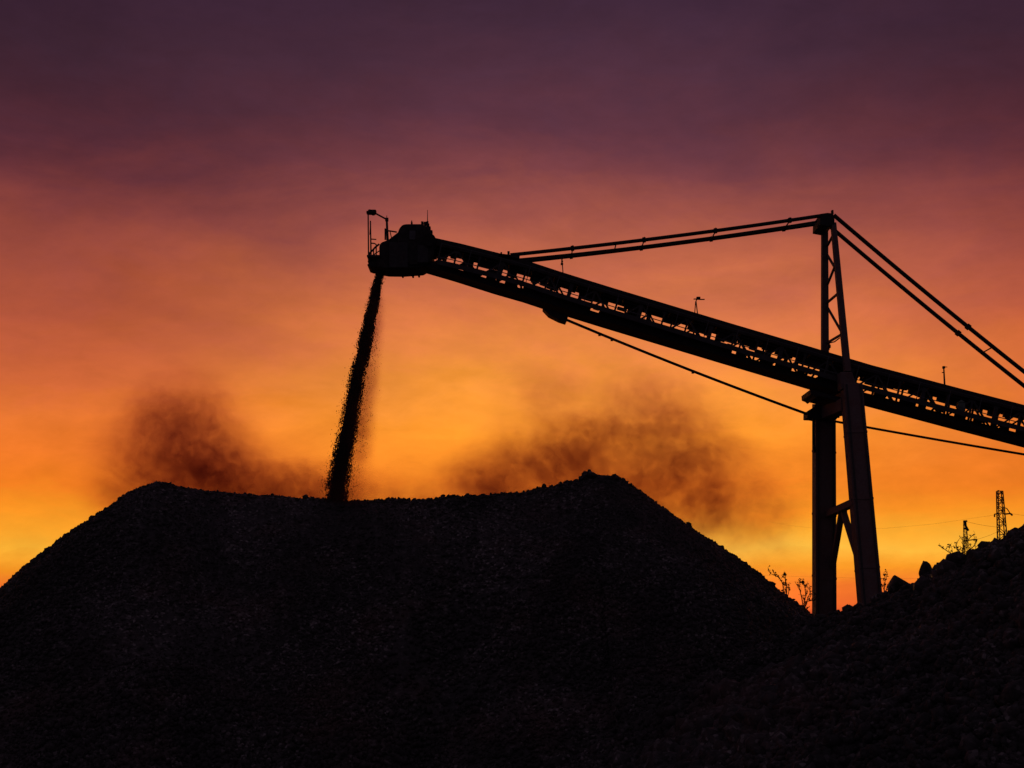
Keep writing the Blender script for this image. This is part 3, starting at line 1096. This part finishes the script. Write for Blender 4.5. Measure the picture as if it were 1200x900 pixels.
# anchors of the front stays on the boom
for w in (-HW, HW):
    q = bp_(s_of(597), -.02, w)
    MB().beam(q - Vector((.55, 0, .0)), q + Vector((.5, 0, -.14)), .22, .24).box(q + Vector((-.05, 0, .16)), (.12, .16, .16)).box(q + Vector((-.42, 0, .14)), (.08, .16, .1)).build('stay_anchor', M_DARK, ST)
# lower tie: from bracket under the boom to the tower and on to the tail
mb = MB().prism(poly([(636, 361), (643, 368.5), (655, 374.5), (663, 377), (665.5, 371.5), (662, 368), (650, 364)], 69.6), 69.6, 70.4)
mb.build('tie_bracket', M_DARK, ST)
a, b_ = at(662, 374, 70), at(949, 486.3, 71.4)
mb = MB().tube(sagline(a, b_, .10), .072, n=8)
for f_ in (.14, .19, .52):
    p = a.lerp(b_, f_)
    p.z -= .10 * 4 * f_ * (1 - f_)
    mb.box(p - Vector((0, 0, .04)), (.12, .16, .16))
mb.build('lower_tie', M_DARK, ST, loc=a)
a, b_ = at(966, 491.5, 71.2), at(1290, 547, 70)
MB().tube(sagline(a, b_, .05), .062, n=8).build('lower_tie', M_DARK, ST, loc=a)
# tail trestle beyond the frame
for w in (-HW, HW):
    q = bp_(s_of(1400), 1.6, w)
    MB().beam(q, Vector((q.x, q.y + w * 1.2, -.1)), .4, .4).build('tail_leg', M_LEG, ST)
# little drooping wire end under the boom
MB().tube([at(1037, 477, 69.3), at(1034.5, 481.5, 69.3)], .02).build('loose_wire', M_WIRE, ST)


# ------------------------------------------------------------------ pylons far behind
def pylon(x, y_top, Y, wt, wb_at, wb, label, taper_top=False, arms=(), bar=.16):
    """lattice mast; px widths wt at the top and wb at pixel row wb_at, carried on down to the ground"""
    base = at(x, (y_top + wb_at) / 2, Y)
    top = at(x, y_top, Y)
    H = top.z
    u = Y / F
    t = thing('pylon', label, 'pylon', (base.x, Y, 0), 'lattice pylons beyond the mounds')
    zb = at(x, wb_at, Y).z

    def hw_(z):
        f_ = (H - z) / (H - zb)
        return (wt + (wb - wt) * f_) * u / 2
    mb = MB()
    for sx in (-1, 1):
        for sy in (-1, 1):
            mb.beam(Vector((base.x + sx * hw_(0), Y + sy * hw_(0), -.1)), Vector((base.x + sx * hw_(H), Y + sy * hw_(H), H)), bar)
    mb.build('corner_post', M_STEEL, t)
    mb = MB()
    z = H
    k = 0
    while z > .5:
        st = max(.55, hw_(z) * 2 * .95)
        z2 = max(0, z - st)
        for sy in (-1, 1):
            s1 = 1 if k % 2 else -1
            mb.beam(Vector((base.x - s1 * hw_(z), Y + sy * hw_(z), z)), Vector((base.x + s1 * hw_(z2), Y + sy * hw_(z2), z2)), bar * .7)
            mb.beam(Vector((base.x + sy * hw_(z), Y - s1 * hw_(z), z)), Vector((base.x + sy * hw_(z2), Y + s1 * hw_(z2), z2)), bar * .7)
            if k % 2 == 0:
                mb.beam(Vector((base.x - hw_(z), Y + sy * hw_(z), z)), Vector((base.x + hw_(z), Y + sy * hw_(z), z)), bar * .6)
        z = z2
        k += 1
    mb.build('lattice', M_STEEL, t)
    for pts, r0 in arms:
        mb = MB()
        for (x0, y0), (x1, y1) in zip(pts, pts[1:]):
            mb.beam(at(x0, y0, Y), at(x1, y1, Y), r0, r0)
        mb.build('crossarm', M_STEEL, t)
    return t


pylon(1173, 575.5, 250, 5.6, 632, 8.6, 'taller lattice pylon with a side arm above the right mound', arms=[
    ([(1177, 602.5), (1184, 601.8), (1186.5, 604)], .26), ([(1177.5, 595), (1180, 596), (1184, 602)], .14), ([(1170, 602), (1165.5, 602.5), (1165.5, 606)], .2),
    ([(1170, 576), (1169.5, 574.5)], .3)])
pylon(1131.8, 610.5, 262, 2.4, 660, 6.2, 'shorter thin pylon behind the dry bush', arms=[
    ([(1131, 610), (1131.4, 616), (1134.8, 622)], .34), ([(1131, 609.8), (1131.2, 611.8)], .6), ([(1129.5, 619), (1134.6, 621)], .3), ([(1129.5, 634), (1140, 632.5), (1145, 632)], .2)], bar=.075)


def wire(pts, r0, label):
    w_ = [at(*p) for p in pts]
    out = []
    for a, b__ in zip(w_, w_[1:]):
        out += sagline(a, b__, (b__ - a).length * .012, 6)[:-1]
    out.append(w_[-1])
    o_ = MB().tube(out, r0, n=4).build('power_line', M_WIRE)
    tag(o_, label, 'power line', 'power lines between the pylons')


wire([(1131.5, 611, 262), (1172, 618, 250)], .02, 'wire from the tip of the shorter pylon to the taller one')
wire([(1145, 632, 262), (1172, 621.5, 250)], .02, 'wire rising from the bush-side crossarm to the taller pylon')
wire([(1185, 601.8, 250), (1260, 603, 215)], .015, 'wire leaving the taller pylon towards the right edge')
wire([(1166, 603.5, 250), (900, 611, 470)], .012, 'faint wire running left from the arm of the taller pylon')
wire([(820, 670, 400), (1200, 676, 400)], .014, 'lowest faint wire crossing low behind the tower legs')


# ------------------------------------------------------------------ dry shrubs
def hz(x, y):
    return max(float(height(np.array([x]), np.array([y]), RM, .80, 21, 1.0)[0]), float(height(np.array([x]), np.array([y]), RR, .60, 57, 1.25)[0]), 0)


def shrub(stems, Y, label, seed, scale=1.0, leafy=.3, name='dry_shrub'):
    """stems: lists of pixel points from the ground upwards"""
    r_ = random.Random(seed)
    b0 = at(*stems[0][0], Y)
    gz = hz(b0.x, Y)
    t = thing(name, label, 'shrub', (b0.x, Y, gz), 'dry shrubs on the skyline of the mounds')
    mb, lf = MB(), MB()
    px = Y / F

    def leaf(p, s):
        d = Vector((r_.uniform(-1, 1), r_.uniform(-1, 1), r_.uniform(-1, 1))).normalized() * s
        e = Vector((r_.uniform(-1, 1), r_.uniform(-1, 1), r_.uniform(-1, 1))).normalized() * s * .45
        lf.add([p, p + d * .5 + e, p + d, p + d * .5 - e], [(0, 1, 2, 3)])

    def branch(p, d, ln, r0, lv):
        pts = [p]
        n_ = 4
        for i in range(n_):
            d = (d + Vector((r_.uniform(-.3, .3), r_.uniform(-.3, .3), r_.uniform(-.12, .22)))).normalized()
            pts.append(pts[-1] + d * ln / n_)
        mb.tube(pts, r0, r0 * .5, n=4)
        if lv > 0:
            for i in range(1, n_ + 1):
                if r_.random() < .75:
                    dd = (d + Vector((r_.uniform(-1, 1), r_.uniform(-1, 1), r_.uniform(-.3, .9)))).normalized()
                    branch(pts[i], dd, ln * r_.uniform(.35, .6), r0 * .6, lv - 1)
        for q in pts[2:]:
            if r_.random() < leafy:
                for _ in range(2):
                    leaf(q, px * r_.uniform(1.4, 2.8))
    for st in stems:
        yo = r_.uniform(-.15, .15)
        pts = [at(x, y, Y) + Vector((0, yo, 0)) for x, y in st]
        root = Vector((pts[0].x, pts[0].y, gz - .1))
        pts = [root] + pts
        mb.tube(pts, px * .75 * scale, px * .35 * scale, n=5)
        for i in range(1, len(pts)):
            d = (pts[i] - pts[i - 1]).normalized()
            for _ in range(2):
                dd = (d * .4 + Vector((r_.uniform(-1, 1), r_.uniform(-.6, .6), r_.uniform(-.1, .9)))).normalized()
                branch(pts[i - 1].lerp(pts[i], r_.uniform(.4, 1)), dd, px * r_.uniform(4, 9) * scale, px * .30, 1)
        for _ in range(3):
            leaf(pts[-1], px * 2.6)
    mb.build('stem', M_TWIG, t)
    lf.build('leaf', M_TWIG, t)


shrub([[(918, 694), (917, 684), (913, 677), (907, 674), (902, 672)], [(921, 694), (921, 684), (919, 677), (916, 676)], [(923, 698), (925, 690)]], 70.6, 'leaning dry shrub on the lower right flank of the coal pile', 3)
shrub([[(941, 712), (939, 700), (937, 692), (936, 686)], [(942, 710), (944, 696), (943, 686), (941, 682)], [(943, 712), (947, 699), (950, 693)], [(943, 711), (944, 705), (950, 704), (954, 704)]],
      70.8, 'spiky dry shrub just left of the farther tower leg', 8, leafy=.35)
shrub([[(1036, 699), (1036.5, 688), (1037.5, 680), (1036.5, 674)], [(1037, 698), (1040, 686), (1045, 684)], [(1037, 697), (1034, 686)]], 53.0, 'sparse dry weed right of the nearer tower leg', 12, scale=.8, leafy=.3)
shrub([[(1128, 655), (1124, 647), (1120, 641), (1119.5, 637)], [(1118, 657), (1114, 648), (1108, 644), (1105, 642)], [(1130, 655), (1131, 641), (1136, 631), (1140, 627)],
       [(1131, 655), (1136, 645), (1142, 639), (1144, 633)], [(1130, 655), (1130, 643), (1129, 629)], [(1134, 655), (1142, 649), (1146, 645)], [(1124, 656), (1127, 645), (1130, 635)]],
      49.2, 'largest dry bush on the crest of the right mound', 21, leafy=.22)
shrub([[(1183, 633), (1183, 629), (1182.5, 627)]], 47.6, 'tiny dry weed beside the taller pylon', 31, scale=.5, leafy=.2)
